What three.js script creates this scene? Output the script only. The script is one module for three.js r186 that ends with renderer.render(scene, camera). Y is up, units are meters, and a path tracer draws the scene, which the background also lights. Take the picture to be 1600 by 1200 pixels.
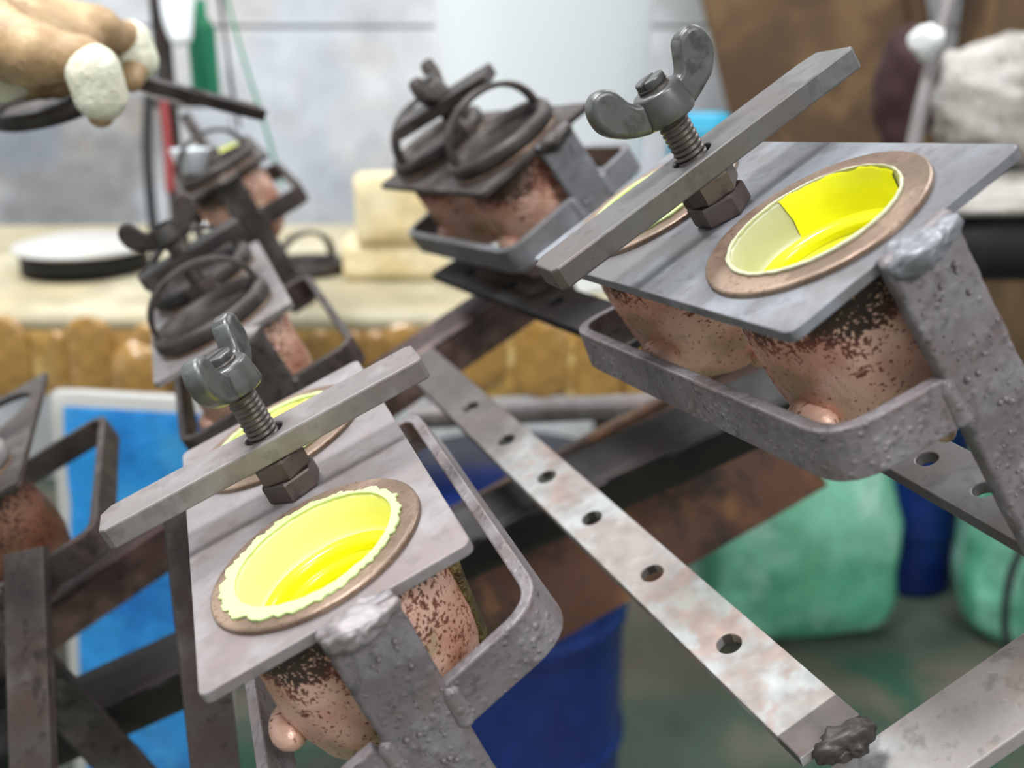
import * as THREE from 'three';
import { mergeGeometries, mergeVertices, toCreasedNormals } from 'three/addons/utils/BufferGeometryUtils.js';
import { MarchingCubes } from 'three/addons/objects/MarchingCubes.js';
import { ImprovedNoise } from 'three/addons/math/ImprovedNoise.js';
import { RectAreaLightUniformsLib } from 'three/addons/lights/RectAreaLightUniformsLib.js';

// ------------------------------------------------------------------ camera, exposure, lamps
const scene = new THREE.Scene();
scene.background = new THREE.Color(0x0b0c0e);
const F = 1694, PITCH = -18 * Math.PI / 180;                       // focal length in pixels of a 1600 x 1200 frame
const camera = new THREE.PerspectiveCamera(2 * Math.atan(600 / F) * 180 / Math.PI, 4 / 3, 0.02, 30);
camera.position.set(0, 1.1, 0); camera.rotation.x = PITCH; camera.updateMatrixWorld();
camera.focus = 0.385; camera.userData.fStop = 7.2;
const renderer = new THREE.WebGLRenderer({ antialias: true });
renderer.toneMapping = THREE.LinearToneMapping; renderer.toneMappingExposure = 1.5;
renderer.shadowMap.enabled = true;
RectAreaLightUniformsLib.init();
const LAMPS = [                                                    // ceiling panels, the last an added unseen fill: x, z, width, depth, intensity
  [-0.72, -0.02, 0.6, 0.34, 48], [0.9, -1.5, 1.2, 0.5, 10], [-1.1, -1.6, 1.2, 0.5, 10], [0.9, 1.3, 1.2, 0.6, 15],
];
const LAMP_COLOR = new THREE.Color(0.975, 0.985, 1.0);

// ------------------------------------------------------------------ small helpers
const V = (x, y, z) => new THREE.Vector3(x, y, z);
function rng(seed) { let s = seed >>> 0; return () => { s = (s + 0x6D2B79F5) >>> 0; let t = s; t = Math.imul(t ^ t >>> 15, t | 1); t ^= t + Math.imul(t ^ t >>> 7, t | 61); return ((t ^ t >>> 14) >>> 0) / 4294967296; }; }
const IN = new ImprovedNoise();
const nz = (x, y, z) => IN.noise(x + 31.7, y + 17.3, z + 5.1);
const at = (px, py, d) => camera.localToWorld(V((px - 800) / F * d, (600 - py) / F * d, -d));   // a sight line at a distance
const onY = (px, py, y) => { const o = camera.position, q = at(px, py, 1).sub(o); return q.multiplyScalar((y - o.y) / q.y).add(o); };
const names = {};
function numbered(n) { const k = names[n] = (names[n] ?? -1) + 1; return k ? n + '_' + String(k).padStart(3, '0') : n; }
function shade(o) { o.traverse(m => { if (m.isMesh) { m.castShadow = m.receiveShadow = true; } }); return o; }
function thing(name, label, category, group, matrix) {
  const o = new THREE.Group(); o.name = numbered(name); o.userData = { label, category }; if (group) o.userData.group = group;
  if (matrix) matrix.decompose(o.position, o.quaternion, o.scale);
  scene.add(o); return o;
}
function part(name, geo, mat, parent, label) {
  const m = new THREE.Mesh(geo, mat); m.name = name; m.castShadow = m.receiveShadow = true; parent.add(m);
  if (label) m.userData.label = label; return m;
}
function struct(name, geo, mat, parent) { const m = part(name, geo, mat, parent || scene); if (!parent) m.userData.kind = 'structure'; return m; }
const rotX = (g, a) => g.rotateX(a), tr = (g, x, y, z) => g.translate(x, y, z);
// uv in metres from the face each triangle looks along
function uvBox(g, ox = 0, oy = 0) {
  if (g.index) g = g.toNonIndexed();
  const p = g.attributes.position, uv = new Float32Array(p.count * 2), a = V(), b = V(), c = V();
  for (let i = 0; i < p.count; i += 3) {
    a.fromBufferAttribute(p, i); b.fromBufferAttribute(p, i + 1).sub(a); c.fromBufferAttribute(p, i + 2).sub(a); b.cross(c);
    const x = Math.abs(b.x), y = Math.abs(b.y), z = Math.abs(b.z);
    for (let k = 0; k < 3; k++) {
      a.fromBufferAttribute(p, i + k);
      const [s, t] = z >= x && z >= y ? [a.x, a.y] : y >= x ? [a.x, a.z] : [a.y, a.z];
      uv[(i + k) * 2] = s + ox; uv[(i + k) * 2 + 1] = t + oy;
    }
  }
  g.setAttribute('uv', new THREE.BufferAttribute(uv, 2)); return g;
}
const bare = g => { for (const k of Object.keys(g.attributes)) if (k !== 'position') g.deleteAttribute(k); return mergeVertices(g, 1e-6); };
function join(list) { return mergeGeometries(list.map(g => { g = g.index ? g.toNonIndexed() : g; for (const k of Object.keys(g.attributes)) if (!['position', 'normal', 'uv'].includes(k)) g.deleteAttribute(k); return g; })); }
// a block with rounded edges and an uneven, hand-forged surface
let blockSeed = 0;
function block(w, h, d, r = 0.0006, cell = 0.006, amp = 0.0002, freq = 160) {
  const sd = ++blockSeed * 3.37;
  let g = bare(new THREE.BoxGeometry(w, h, d, Math.max(2, Math.min(90, Math.round(w / cell))), Math.max(2, Math.min(90, Math.round(h / cell))), Math.max(2, Math.min(90, Math.round(d / cell)))));
  const p = g.attributes.position, hw = [w / 2, h / 2, d / 2];
  for (let i = 0; i < p.count; i++) {
    const q = [p.getX(i), p.getY(i), p.getZ(i)], c = q.map((v, k) => Math.max(-hw[k] + r, Math.min(hw[k] - r, v)));
    const n = V(q[0] - c[0], q[1] - c[1], q[2] - c[2]); n.normalize();
    const o = r + amp * (nz(c[0] * freq + sd, c[1] * freq, c[2] * freq) + .5 * nz(c[0] * freq * 2.3, c[1] * freq * 2.3 + sd, c[2] * freq * 2.3));
    p.setXYZ(i, c[0] + n.x * o, c[1] + n.y * o, c[2] + n.z * o);
  }
  g.computeVertexNormals(); return uvBox(g, sd % 1, sd % .7);
}
function plain(w, h, d, r) { return block(w, h, d, r ?? Math.min(w, h, d) * .08, 10, 0); }
function wobble(g, amp, freq, seed = 0) {                           // uneven surface on any closed shape
  g = bare(g); g.computeVertexNormals(); const p = g.attributes.position, n = g.attributes.normal;
  for (let i = 0; i < p.count; i++) {
    const x = p.getX(i), y = p.getY(i), z = p.getZ(i), o = amp * (nz(x * freq + seed, y * freq, z * freq) + .5 * nz(x * freq * 2.1, y * freq * 2.1 + seed, z * freq * 2.1));
    p.setXYZ(i, x + n.getX(i) * o, y + n.getY(i) * o, z + n.getZ(i) * o);
  }
  g.computeVertexNormals(); return uvBox(g);
}
// centre line with rounded corners -> outline of a strip of thickness t
function roundPath(pts, r, n = 7) {
  const out = [pts[0]];
  for (let i = 1; i < pts.length - 1; i++) {
    const p = V(...pts[i], 0), a = V(...pts[i - 1], 0).sub(p), b = V(...pts[i + 1], 0).sub(p), k = Math.min(r, a.length() * .45, b.length() * .45);
    const s = a.normalize().multiplyScalar(k).add(p), e = b.normalize().multiplyScalar(k).add(p);
    for (let j = 0; j <= n; j++) { const t = j / n, u = 1 - t; out.push([u * u * s.x + 2 * u * t * p.x + t * t * e.x, u * u * s.y + 2 * u * t * p.y + t * t * e.y]); }
  }
  out.push(pts[pts.length - 1]); return out;
}
function strip(pts, r, t, depth, bevel = 0.0006) {
  const c = roundPath(pts, r), L = [], R = [];
  c.forEach((q, i) => {
    const a = c[Math.max(0, i - 1)], b = c[Math.min(c.length - 1, i + 1)], l = Math.hypot(b[0] - a[0], b[1] - a[1]), nx = -(b[1] - a[1]) / l * t / 2, ny = (b[0] - a[0]) / l * t / 2;
    L.push(new THREE.Vector2(q[0] + nx, q[1] + ny)); R.push(new THREE.Vector2(q[0] - nx, q[1] - ny));
  });
  return extrude(new THREE.Shape([...L, ...R.reverse()]), depth, bevel);
}
function extrude(shape, depth, bevel, curveSegments = 20) {         // the outline keeps its size; z runs 0..depth
  const g = new THREE.ExtrudeGeometry(shape, { depth: depth - 2 * bevel, bevelEnabled: bevel > 0, bevelThickness: bevel, bevelSize: bevel, bevelOffset: -bevel, bevelSegments: 2, curveSegments });
  return uvBox(g.translate(0, 0, bevel));
}
function roundRect(w, h, r) {
  const s = new THREE.Shape(); s.moveTo(-w / 2 + r, -h / 2); s.lineTo(w / 2 - r, -h / 2); s.quadraticCurveTo(w / 2, -h / 2, w / 2, -h / 2 + r); s.lineTo(w / 2, h / 2 - r);
  s.quadraticCurveTo(w / 2, h / 2, w / 2 - r, h / 2); s.lineTo(-w / 2 + r, h / 2); s.quadraticCurveTo(-w / 2, h / 2, -w / 2, h / 2 - r); s.lineTo(-w / 2, -h / 2 + r); s.quadraticCurveTo(-w / 2, -h / 2, -w / 2 + r, -h / 2); return s;
}
const hole = (x, y, r, k = 1) => { const p = new THREE.Path(); p.absellipse(x, y, r * k, r, 0, Math.PI * 2, true); return p; };
function lathe(pts, seg = 64, fn, phi0 = 0, phiL = Math.PI * 2, ringUv = false) {   // axis along z, uv = metres round and along z
  const g = new THREE.LatheGeometry(pts.map(q => new THREE.Vector2(q[0], q[1])), seg, phi0, phiL); rotX(g, Math.PI / 2);
  const p = g.attributes.position, uv = g.attributes.uv;
  for (let i = 0; i < p.count; i++) {
    let x = p.getX(i), y = p.getY(i), z = p.getZ(i);
    if (fn) { const k = fn(Math.atan2(y, x), z, Math.hypot(x, y)); if (Array.isArray(k)) { const ca = Math.cos(k[2] || 0), sa = Math.sin(k[2] || 0), X = x; x = k[0] * (x * ca - y * sa); y = k[0] * (X * sa + y * ca); z += k[1]; } else { x *= k; y *= k; } }
    p.setXYZ(i, x, y, z); uv.setXY(i, uv.getX(i) * .226, z);
  }
  g.computeVertexNormals();
  if (!fn) { const n = g.attributes.normal, a = pts.length; if (phiL > 6.28) for (let j = 0; j < a; j++) { const l = seg * a + j; const x = n.getX(j) + n.getX(l), y = n.getY(j) + n.getY(l), z = n.getZ(j) + n.getZ(l), m = Math.hypot(x, y, z) || 1; n.setXYZ(j, x / m, y / m, z / m); n.setXYZ(l, x / m, y / m, z / m); } }
  return ringUv ? g : uvBox(g);
}
function uvPlanar(g) { const p = g.attributes.position, uv = g.attributes.uv; for (let i = 0; i < p.count; i++) uv.setXY(i, p.getX(i), p.getY(i) + p.getZ(i)); }
const mm = a => a.map(q => q.map(v => v / 1000));
const tube = (pts, r, seg = 40, rad = 8) => new THREE.TubeGeometry(new THREE.CatmullRomCurve3(pts), seg, r, rad, false);
function frameOf(origin, x, nHint) {                                // matrix with x along x and z as near to nHint as can be
  const X = x.clone().normalize(), Z = nHint.clone().addScaledVector(X, -nHint.dot(X)).normalize(), Y = Z.clone().cross(X);
  return new THREE.Matrix4().makeBasis(X, Y, Z).setPosition(origin);
}

// ------------------------------------------------------------------ procedural textures
function lattice(seed, P) { const r = rng(seed), a = new Float32Array(P * P); for (let i = 0; i < a.length; i++) a[i] = r(); return a; }
function makeFbm(seed, base, oct, gain = .5) {                       // tileable value noise on 0..1
  const L = []; for (let o = 0; o < oct; o++) L.push(lattice(seed * 131 + o, base << o));
  return (u, v) => {
    let s = 0, a = 1, t = 0;
    for (let o = 0; o < oct; o++) {
      const P = base << o, x = ((u % 1) + 1) % 1 * P, y = ((v % 1) + 1) % 1 * P, i = Math.floor(x) % P, j = Math.floor(y) % P, fx = x - Math.floor(x), fy = y - Math.floor(y);
      const sx = fx * fx * (3 - 2 * fx), sy = fy * fy * (3 - 2 * fy), i1 = (i + 1) % P, j1 = (j + 1) % P, g = L[o];
      s += a * ((g[j * P + i] * (1 - sx) + g[j * P + i1] * sx) * (1 - sy) + (g[j1 * P + i] * (1 - sx) + g[j1 * P + i1] * sx) * sy); t += a; a *= gain;
    }
    return s / t;
  };
}
const sm = (a, b, x) => { x = Math.max(0, Math.min(1, (x - a) / (b - a))); return x * x * (3 - 2 * x); };
const mix = (a, b, t) => a.map((v, i) => v + (b[i] - v) * t);
function texSet(N, tile, fn) {                                      // fn(u, v) -> { c: sRGB, h: 0..1, r: 0..1 }
  const C = new Uint8Array(N * N * 4), B = new Uint8Array(N * N * 4), R = new Uint8Array(N * N * 4);
  for (let j = 0; j < N; j++) for (let i = 0; i < N; i++) {
    const o = fn(i / N, j / N), k = (j * N + i) * 4, h = Math.max(0, Math.min(255, (o.h ?? .5) * 255)), r = Math.max(0, Math.min(255, (o.r ?? .5) * 255));
    for (let q = 0; q < 3; q++) { C[k + q] = Math.max(0, Math.min(255, o.c[q])); B[k + q] = h; R[k + q] = r; }
    C[k + 3] = B[k + 3] = R[k + 3] = 255;
  }
  const T = (d, srgb) => { const t = new THREE.DataTexture(d, N, N); t.wrapS = t.wrapT = THREE.RepeatWrapping; t.magFilter = THREE.LinearFilter; t.minFilter = THREE.LinearMipmapLinearFilter; t.generateMipmaps = true; if (srgb) t.colorSpace = THREE.SRGBColorSpace; t.repeat.set(1 / tile, 1 / tile); t.needsUpdate = true; return t; };
  return { map: T(C, true), bumpMap: T(B), roughnessMap: T(R) };
}
function pits(seed, n, rmin, rmax) {                                // round bumps on a tile, looked up by cell
  const r = rng(seed), G = 32, cells = Array.from({ length: G * G }, () => []);
  for (let k = 0; k < n; k++) { const s = [r(), r(), rmin + (rmax - rmin) * r() ** 2, r()]; for (let a = -2; a <= 2; a++) for (let b = -2; b <= 2; b++) cells[((Math.floor(s[1] * G) + b + G) % G) * G + (Math.floor(s[0] * G) + a + G) % G].push(s); }
  return (u, v) => { let h = 0; for (const s of cells[Math.floor(v * G) % G * G + Math.floor(u * G) % G]) { let dx = Math.abs(u - s[0]), dy = Math.abs(v - s[1]); dx = Math.min(dx, 1 - dx); dy = Math.min(dy, 1 - dy); const d = Math.hypot(dx, dy) / s[2]; if (d < 1) h = Math.max(h, (1 - d * d) * (.4 + .6 * s[3])); } return h; };
}
function steel(seed, { lo, mid, hi, stain, stainAmt = .5, pit = 0, spot = 0, dark = .3, rough = .5, metal = .35, bump = .0004, tile = .16 }) {
  const a = makeFbm(seed, 3, 6, .55), b = makeFbm(seed + 1, 5, 5, .6), c = makeFbm(seed + 2, 24, 4, .6), P = pits(seed + 3, 260, .008, .022), S = pits(seed + 4, 160, .004, .011);
  const s = texSet(512, tile, (u, v) => {
    const x = a(u, v), y = b(u, v), z = c(u, v), p = pit ? P(u, v) * pit : 0, q = spot ? S(u, v) * spot : 0;
    let col = mix(lo, mid, sm(.3, .55, x)); col = mix(col, hi, sm(.5, .72, y) * .8); col = mix(col, stain, sm(.52, .7, b(v, u)) * stainAmt);
    const d = 1 - dark * sm(.55, .8, z) + .12 * (z - .5); col = col.map(k => k * d * (1 - .22 * q));
    return { c: col, h: .35 + .3 * (z - .5) + .25 * (x - .5) + .5 * p - .5 * q, r: rough + .25 * (y - .5) + .15 * (z - .5) };
  });
  return new THREE.MeshStandardMaterial({ ...s, metalness: metal, roughness: 1, bumpScale: bump });
}
const M = {};
M.plate = steel(10, { lo: [130, 122, 121], mid: [142, 135, 135], hi: [152, 147, 148], stain: [128, 113, 109], stainAmt: .5, rough: .5, bump: .0003, dark: .1, metal: .25 });
M.plateBlue = steel(20, { lo: [112, 112, 116], mid: [130, 131, 136], hi: [144, 148, 155], stain: [110, 103, 101], stainAmt: .5, rough: .45, bump: .0003, dark: .15, metal: .3 });
M.cast = steel(30, { lo: [112, 105, 106], mid: [126, 119, 121], hi: [140, 135, 139], stain: [120, 104, 101], stainAmt: .5, pit: .8, spot: .25, rough: .52, bump: .0011, dark: .2, tile: .09, metal: .25 });
M.bar = steel(40, { lo: [122, 116, 115], mid: [136, 130, 129], hi: [147, 143, 142], stain: [124, 110, 107], stainAmt: .5, spot: .3, rough: .48, bump: .0003, dark: .14, metal: .3 });
M.barGrey = steel(45, { lo: [86, 83, 82], mid: [101, 98, 97], hi: [115, 114, 114], stain: [102, 88, 84], stainAmt: .5, spot: .4, rough: .45, bump: .0003, dark: .15, metal: .35 });
M.dark = steel(50, { lo: [50, 44, 42], mid: [72, 66, 63], hi: [98, 94, 92], stain: [72, 52, 46], stainAmt: .6, pit: .5, rough: .55, bump: .0006, dark: .4 });
M.shadeSteel = steel(55, { lo: [14, 13, 12], mid: [26, 24, 23], hi: [54, 52, 50], stain: [40, 30, 27], stainAmt: .6, pit: .4, rough: .5, bump: .0006, dark: .4, tile: .3 });  // steel darkened to stand in for the shade under the moulds
M.hex = steel(60, { lo: [76, 68, 65], mid: [92, 84, 80], hi: [108, 101, 98], stain: [94, 76, 70], stainAmt: .5, rough: .42, metal: .5, bump: .0003 });
M.wing = steel(70, { lo: [82, 83, 82], mid: [96, 97, 95], hi: [116, 119, 118], stain: [88, 82, 78], stainAmt: .3, rough: .38, metal: .55, bump: .0003 });
M.pale = steel(80, { lo: [140, 131, 127], mid: [156, 149, 145], hi: [166, 168, 167], stain: [148, 128, 119], stainAmt: .6, pit: .4, spot: .3, rough: .6, metal: .12, bump: .0009, dark: .2 });
{ const a = makeFbm(301, 12, 5, .6), b = makeFbm(302, 20, 5, .6), c = makeFbm(303, 60, 3, .6);
  const st = texSet(512, .42, (u, v) => { const x = a(u, v), y = b(u, v), z = c(u, v), t = sm(.2, .62, u + (x - .5) * .35); let col = mix([84, 77, 74], mix([146, 138, 133], [164, 167, 166], sm(.4, .65, y)), t); col = mix(col, mix([92, 78, 74], [152, 130, 120], t), sm(.54, .68, b(v, u)) * .7); col = mix(col, [150, 166, 162], sm(.58, .7, a(v, u)) * .5 * t); return { c: col.map(q => q * (1 + .25 * (z - .5))), h: .5 + .6 * (y - .5) + .3 * (z - .5), r: .55 + .2 * (x - .5) }; });
  M.barStain = new THREE.MeshStandardMaterial({ ...st, metalness: .15, roughness: 1, bumpScale: .0012 }); }
M.rust = steel(90, { lo: [46, 27, 18], mid: [82, 50, 32], hi: [128, 88, 50], stain: [32, 20, 16], stainAmt: .7, pit: .4, rough: .5, metal: .15, bump: .0006, dark: .4, tile: .3 });
M.redIron = steel(95, { lo: [64, 46, 44], mid: [98, 74, 70], hi: [160, 130, 120], stain: [46, 34, 33], stainAmt: .6, pit: .4, rough: .45, metal: .3, bump: .0006, dark: .4, tile: .3 });
{ // electroformed copper, dark scorched patina under the rim, speckled below it
  const a = makeFbm(101, 4, 6, .55), b = makeFbm(102, 96, 3, .7), c = makeFbm(103, 6, 4, .5);
  const s = texSet(1024, .113, (u, v) => {
    const z = (v > .1 ? v - 1 : v) * .113, x = a(u, v), y = b(u, v), w = c(u, v);
    let col = mix([214, 160, 136], [238, 194, 172], sm(.35, .65, w)); col = mix(col, [186, 118, 92], sm(.5, .7, x) * .8); col = mix(col, [168, 150, 110], sm(.56, .7, c(v + .3, u)) * .6);
    const burn = sm(-.05, -.004, z + (x - .5) * .06), sp = sm(.5, .575, y * .72 + x * .28 + (burn - .36) * .3);
    col = mix(col, mix([112, 58, 42], [44, 34, 28], sm(.4, .9, burn + (w - .5) * .8)), sp * .85);
    return { c: col, h: .5 + .5 * (y - .5) - .3 * sp, r: .42 + .3 * sp + .2 * (y - .5) };
  });
  M.copper = new THREE.MeshStandardMaterial({ ...s, metalness: .22, roughness: 1, bumpScale: .0005 });
  const s2 = texSet(256, .113, (u, v) => { const x = a(u, v), y = b(u, v); let col = mix([132, 110, 95], [158, 136, 118], sm(.35, .65, x)); col = mix(col, [114, 97, 80], sm(.5, .68, c(u, v)) * .7); col = mix(col, [96, 70, 56], sm(.62, .75, y) * .5); return { c: col, h: .5 + .4 * (y - .5), r: .4 + .3 * (x - .5) }; });
  M.rim = new THREE.MeshStandardMaterial({ ...s2, metalness: .45, roughness: 1, bumpScale: .0003 });
}
const std = (color, roughness = .6, metalness = 0, extra = {}) => new THREE.MeshPhysicalMaterial({ color, roughness, metalness, ...extra });
M.yellow = std(0xfff000, .28, 0, { clearcoat: .3, clearcoatRoughness: .2 }); M.yellow.color.setRGB(.97, .955, .02);
M.paleYellow = std(0xfff48a, .4); M.paleYellow.color.setRGB(.96, .955, .36);
M.flash = std(0xeaf7b0, .55); M.flash.color.setRGB(.5, .62, .27);
M.collar = std(0xd6d2b4, .35); M.collar.color.setRGB(.5, .5, .34);
M.black = std(0x0b0a09, .7);
function cloud(seed, tile, cols, opt = {}) {                         // soft blotches of a few colours
  const a = makeFbm(seed, 3, 5, .55), b = makeFbm(seed + 1, 4, 5, .55), c = makeFbm(seed + 2, 20, 4, .6);
  const s = texSet(opt.N || 256, tile, (u, v) => { let k = mix(cols[0], cols[1], sm(.35, .62, a(u, v))); if (cols[2]) k = mix(k, cols[2], sm(.5, .68, b(u, v)) * (opt.amt ?? .8)); if (cols[3]) k = mix(k, cols[3], sm(.55, .72, b(v, u)) * .8); const z = c(u, v); return { c: k.map(q => q * (1 + .2 * (z - .5))), h: z, r: (opt.rough ?? .7) + .2 * (z - .5) }; });
  return new THREE.MeshPhysicalMaterial({ ...s, roughness: 1, bumpScale: opt.bump ?? .001, metalness: opt.metal ?? 0, clearcoat: opt.coat ?? 0, clearcoatRoughness: .15 });
}
M.crust = cloud(280, .03, [[96, 82, 44], [158, 138, 84], [70, 54, 32]], { rough: .5, bump: .002, metal: .3 });
M.wall = cloud(201, 1.3, [[196, 198, 203], [216, 218, 221], [206, 203, 200], [190, 197, 206]], { rough: .85, bump: .001 });
M.dirtyWall = cloud(205, .5, [[136, 136, 138], [186, 188, 192], [156, 146, 136], [126, 134, 146]], { rough: .9 });
M.floor = cloud(210, 1.1, [[82, 98, 84], [112, 108, 94], [128, 116, 104], [44, 96, 74]], { rough: .65, N: 512 });
M.ceiling = std(0xcfcfca, .9);
M.tableTop = cloud(220, .6, [[166, 156, 128], [188, 180, 154], [178, 166, 132]], { rough: .6 });
M.amber = cloud(230, .3, [[166, 126, 62], [200, 162, 84], [232, 210, 146], [138, 102, 60]], { rough: .3, coat: 1, bump: .004 });
M.cream = cloud(235, .3, [[226, 208, 164], [238, 224, 186], [220, 200, 150]], { rough: .7 });
M.sack = cloud(240, .4, [[92, 172, 138], [132, 204, 172], [190, 230, 212], [104, 180, 144]], { rough: .45, bump: .003, amt: .7 });
M.drumBlue = cloud(245, .6, [[16, 40, 104], [24, 54, 128], [34, 66, 140]], { rough: .35 });
M.label = cloud(250, .25, [[20, 116, 200], [38, 146, 222], [70, 170, 232]], { rough: .25, coat: .6 });
M.white = std(0xe6ecf0, .35); M.whiteSoft = std(0xdfe0e0, .6);
M.brown = cloud(260, .5, [[92, 70, 48], [112, 88, 60], [84, 62, 44]], { rough: .85 });
M.maroon = std(0x331616, .8);
M.plaster = cloud(265, .25, [[140, 134, 126], [176, 172, 166], [188, 186, 182], [74, 68, 58]], { rough: .9, bump: .004 });
M.skin = cloud(270, .12, [[166, 136, 98], [200, 174, 132], [178, 146, 108]], { rough: .55 });
M.wrap = cloud(275, .05, [[222, 220, 196], [236, 236, 214]], { rough: .85, bump: .001 });
M.greenBottle = std(0x0d7a55, .4); M.rubber = std(0x1b1e22, .6); M.red = std(0x8a2a2c, .5); M.cyan = std(0x2aa0c4, .4);
M.copperShaded = M.copper.clone(); M.copperShaded.color.setRGB(.3, .24, .2); M.offWhite = std(0xbdbcb8, .45);  // copper clone dimmed in colour to imitate shade at the left edge
M.chrome = new THREE.MeshStandardMaterial({ color: 0xd8dde0, metalness: .9, roughness: .18 });

// ------------------------------------------------------------------ the room
struct('floor', uvBox(plain(6, .1, 6.4).translate(0, -.05, -.2)), M.floor);
struct('ceiling', uvBox(plain(6, .1, 6.4).translate(0, 2.75, -.2)), M.ceiling);
{
  const w = new THREE.Group(); w.name = 'wall_back'; w.userData.kind = 'structure'; scene.add(w);
  const seamY = at(520, 42, 2.55).y, seamX = [-3, at(372, 100, 2.6).x, at(1130, 100, 2.6).x, 3];
  for (let i = 0; i < 3; i++) { const a = seamX[i] + .003, b = seamX[i + 1] - .003; part('panel', uvBox(plain(b - a, seamY - .004, .05, .004).translate((a + b) / 2, seamY / 2, -2.62)), M.wall, w); part('panel', uvBox(plain(b - a, 2.7 - seamY - .004, .05, .004).translate((a + b) / 2, (2.7 + seamY) / 2, -2.62)), M.wall, w); }
  part('backing', plain(6, 2.7, .08).translate(0, 1.35, -2.69), M.dirtyWall, w);
}
struct('wall_left', uvBox(plain(.1, 2.7, 6.2).translate(-2.6, 1.35, -.2)), M.wall);
struct('wall_right', uvBox(plain(.1, 2.7, 6.2).translate(2.6, 1.35, -.2)), M.wall);
struct('wall_front', uvBox(plain(6, 2.7, .1).translate(0, 1.35, 2.8)), M.wall);
for (const [x, z, w, d, I] of LAMPS) {
  const t = thing('ceiling_light', 'flat white ceiling lamp panel ' + ['above the near moulds', 'over the right end of the back wall', 'over the left end of the back wall', 'added unseen behind the camera as fill'][LAMPS.findIndex(k => k[0] === x && k[1] === z)], 'ceiling light', 'ceiling lamp panels', new THREE.Matrix4().setPosition(x, 2.64, z));
  part('housing', plain(w + .06, .05, d + .06).translate(0, .03, 0), M.whiteSoft, t);
  part('diffuser', plain(w, .012, d).translate(0, 0, 0), new THREE.MeshStandardMaterial({ color: 0xffffff, emissive: LAMP_COLOR, emissiveIntensity: 2 }), t);
  const l = new THREE.RectAreaLight(LAMP_COLOR, I, w, d); l.position.set(x, 2.625, z); l.lookAt(x, 0, z); scene.add(l);
}

// ------------------------------------------------------------------ moulds: plate frame with x across, y along, z out of the plate
const HL = .1, HC = .0563;
const plateGeo = (() => { const s = roundRect(.09, .2, .004); s.holes.push(hole(0, -HC, .0366), hole(0, HC, .0366)); return extrude(s, .004, .0005, 24).translate(0, 0, -.004); })();
function hexNut(z0, h, turn) { const s = new THREE.Shape(); for (let i = 0; i < 6; i++) { const a = i * Math.PI / 3 + turn; s[i ? 'lineTo' : 'moveTo'](.0112 * Math.cos(a), .0112 * Math.sin(a)); } s.closePath(); return extrude(s, h, .0011).translate(0, 0, z0); }
function threadGeo(z0, z1, r = .0058, pitch = .002, amp = .00062) {
  const nt = 40, nzv = Math.round((z1 - z0) / pitch * 10), P = [], I = [];
  for (let j = 0; j <= nzv; j++) for (let i = 0; i <= nt; i++) { const a = i / nt * Math.PI * 2, z = z0 + (z1 - z0) * j / nzv; let f = (z / pitch - i / nt) % 1; if (f < 0) f += 1; const rr = r - amp * 2 * Math.abs(f - .5) ** 1.3 * 1.2; P.push(rr * Math.cos(a), rr * Math.sin(a), z); }
  for (let j = 0; j < nzv; j++) for (let i = 0; i < nt; i++) { const a = j * (nt + 1) + i; I.push(a, a + 1, a + nt + 2, a, a + nt + 2, a + nt + 1); }
  const g = new THREE.BufferGeometry(); g.setAttribute('position', new THREE.Float32BufferAttribute(P, 3)); g.setIndex(I); g.computeVertexNormals(); return uvBox(g);
}
const boltTip = (() => { const s = new THREE.Shape(); s.absarc(0, 0, .0054, .14, Math.PI - .14); s.closePath(); const t = new THREE.Shape(); t.absarc(0, 0, .0054, Math.PI + .14, -.14); t.closePath(); return join([extrude(s, .0035, .0006), extrude(t, .0035, .0006)]); })();
const bodyProfile = mm([[35.4, .1], [35.4, -5], [35.9, -12], [36.4, -22], [36.6, -32], [36.2, -42], [34.8, -51], [32, -60], [28, -67], [22, -73.5], [14, -78.5], [6, -81], [0, -81.5]]);
const bodyGeo = (() => {                                            // a head upside down: cheeks, brow, ears and a seam
  const b = lathe(bodyProfile, 96, (a, z) => 1 + .035 * Math.sin(2 * a + .6) * sm(-.02, -.06, z) + .03 * nz(Math.cos(a) * 3, Math.sin(a) * 3, z * 70), 0, Math.PI * 2, true);
  const ears = [-1].map(s => { const e = new THREE.SphereGeometry(1, 20, 14); const p = e.attributes.position; for (let i = 0; i < p.count; i++) { const x = p.getX(i), y = p.getY(i), z = p.getZ(i); p.setXYZ(i, s * .0372 + x * .0072, -.004 + y * .0112 + .0012 * x, -.0495 + z * .0072 - (y > 0 ? .0012 * y : 0)); } e.computeVertexNormals(); return e; });
  const chin = new THREE.SphereGeometry(.0035, 12, 8).translate(-.012, -.028, -.0705);
  for (const e of [...ears, chin]) { const p = e.attributes.position, uv = e.attributes.uv; for (let i = 0; i < p.count; i++) uv.setXY(i, p.getX(i) * .5 + p.getY(i), p.getZ(i)); }
  return join([b, ...ears, chin]);
})();
const rimGeo = lathe(mm([[28.8, -4], [28.8, 1.4], [29.4, 2.1], [36.9, 2.3], [37.8, 1.8], [38, 1.2], [37.7, .9], [38, .6], [38, .02], [30, .02]]), 96, null, 0, Math.PI * 2, true); uvPlanar(rimGeo);
const spatter = (() => { const r = rng(77), L = []; for (let i = 0; i < 46; i++) { const s = .0004 + .0011 * r() ** 3; L.push(new THREE.IcosahedronGeometry(s, 1).translate((r() - .5) * .022, -.0001, -.008 - r() * .1)); } return uvBox(join(L)); })();

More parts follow.
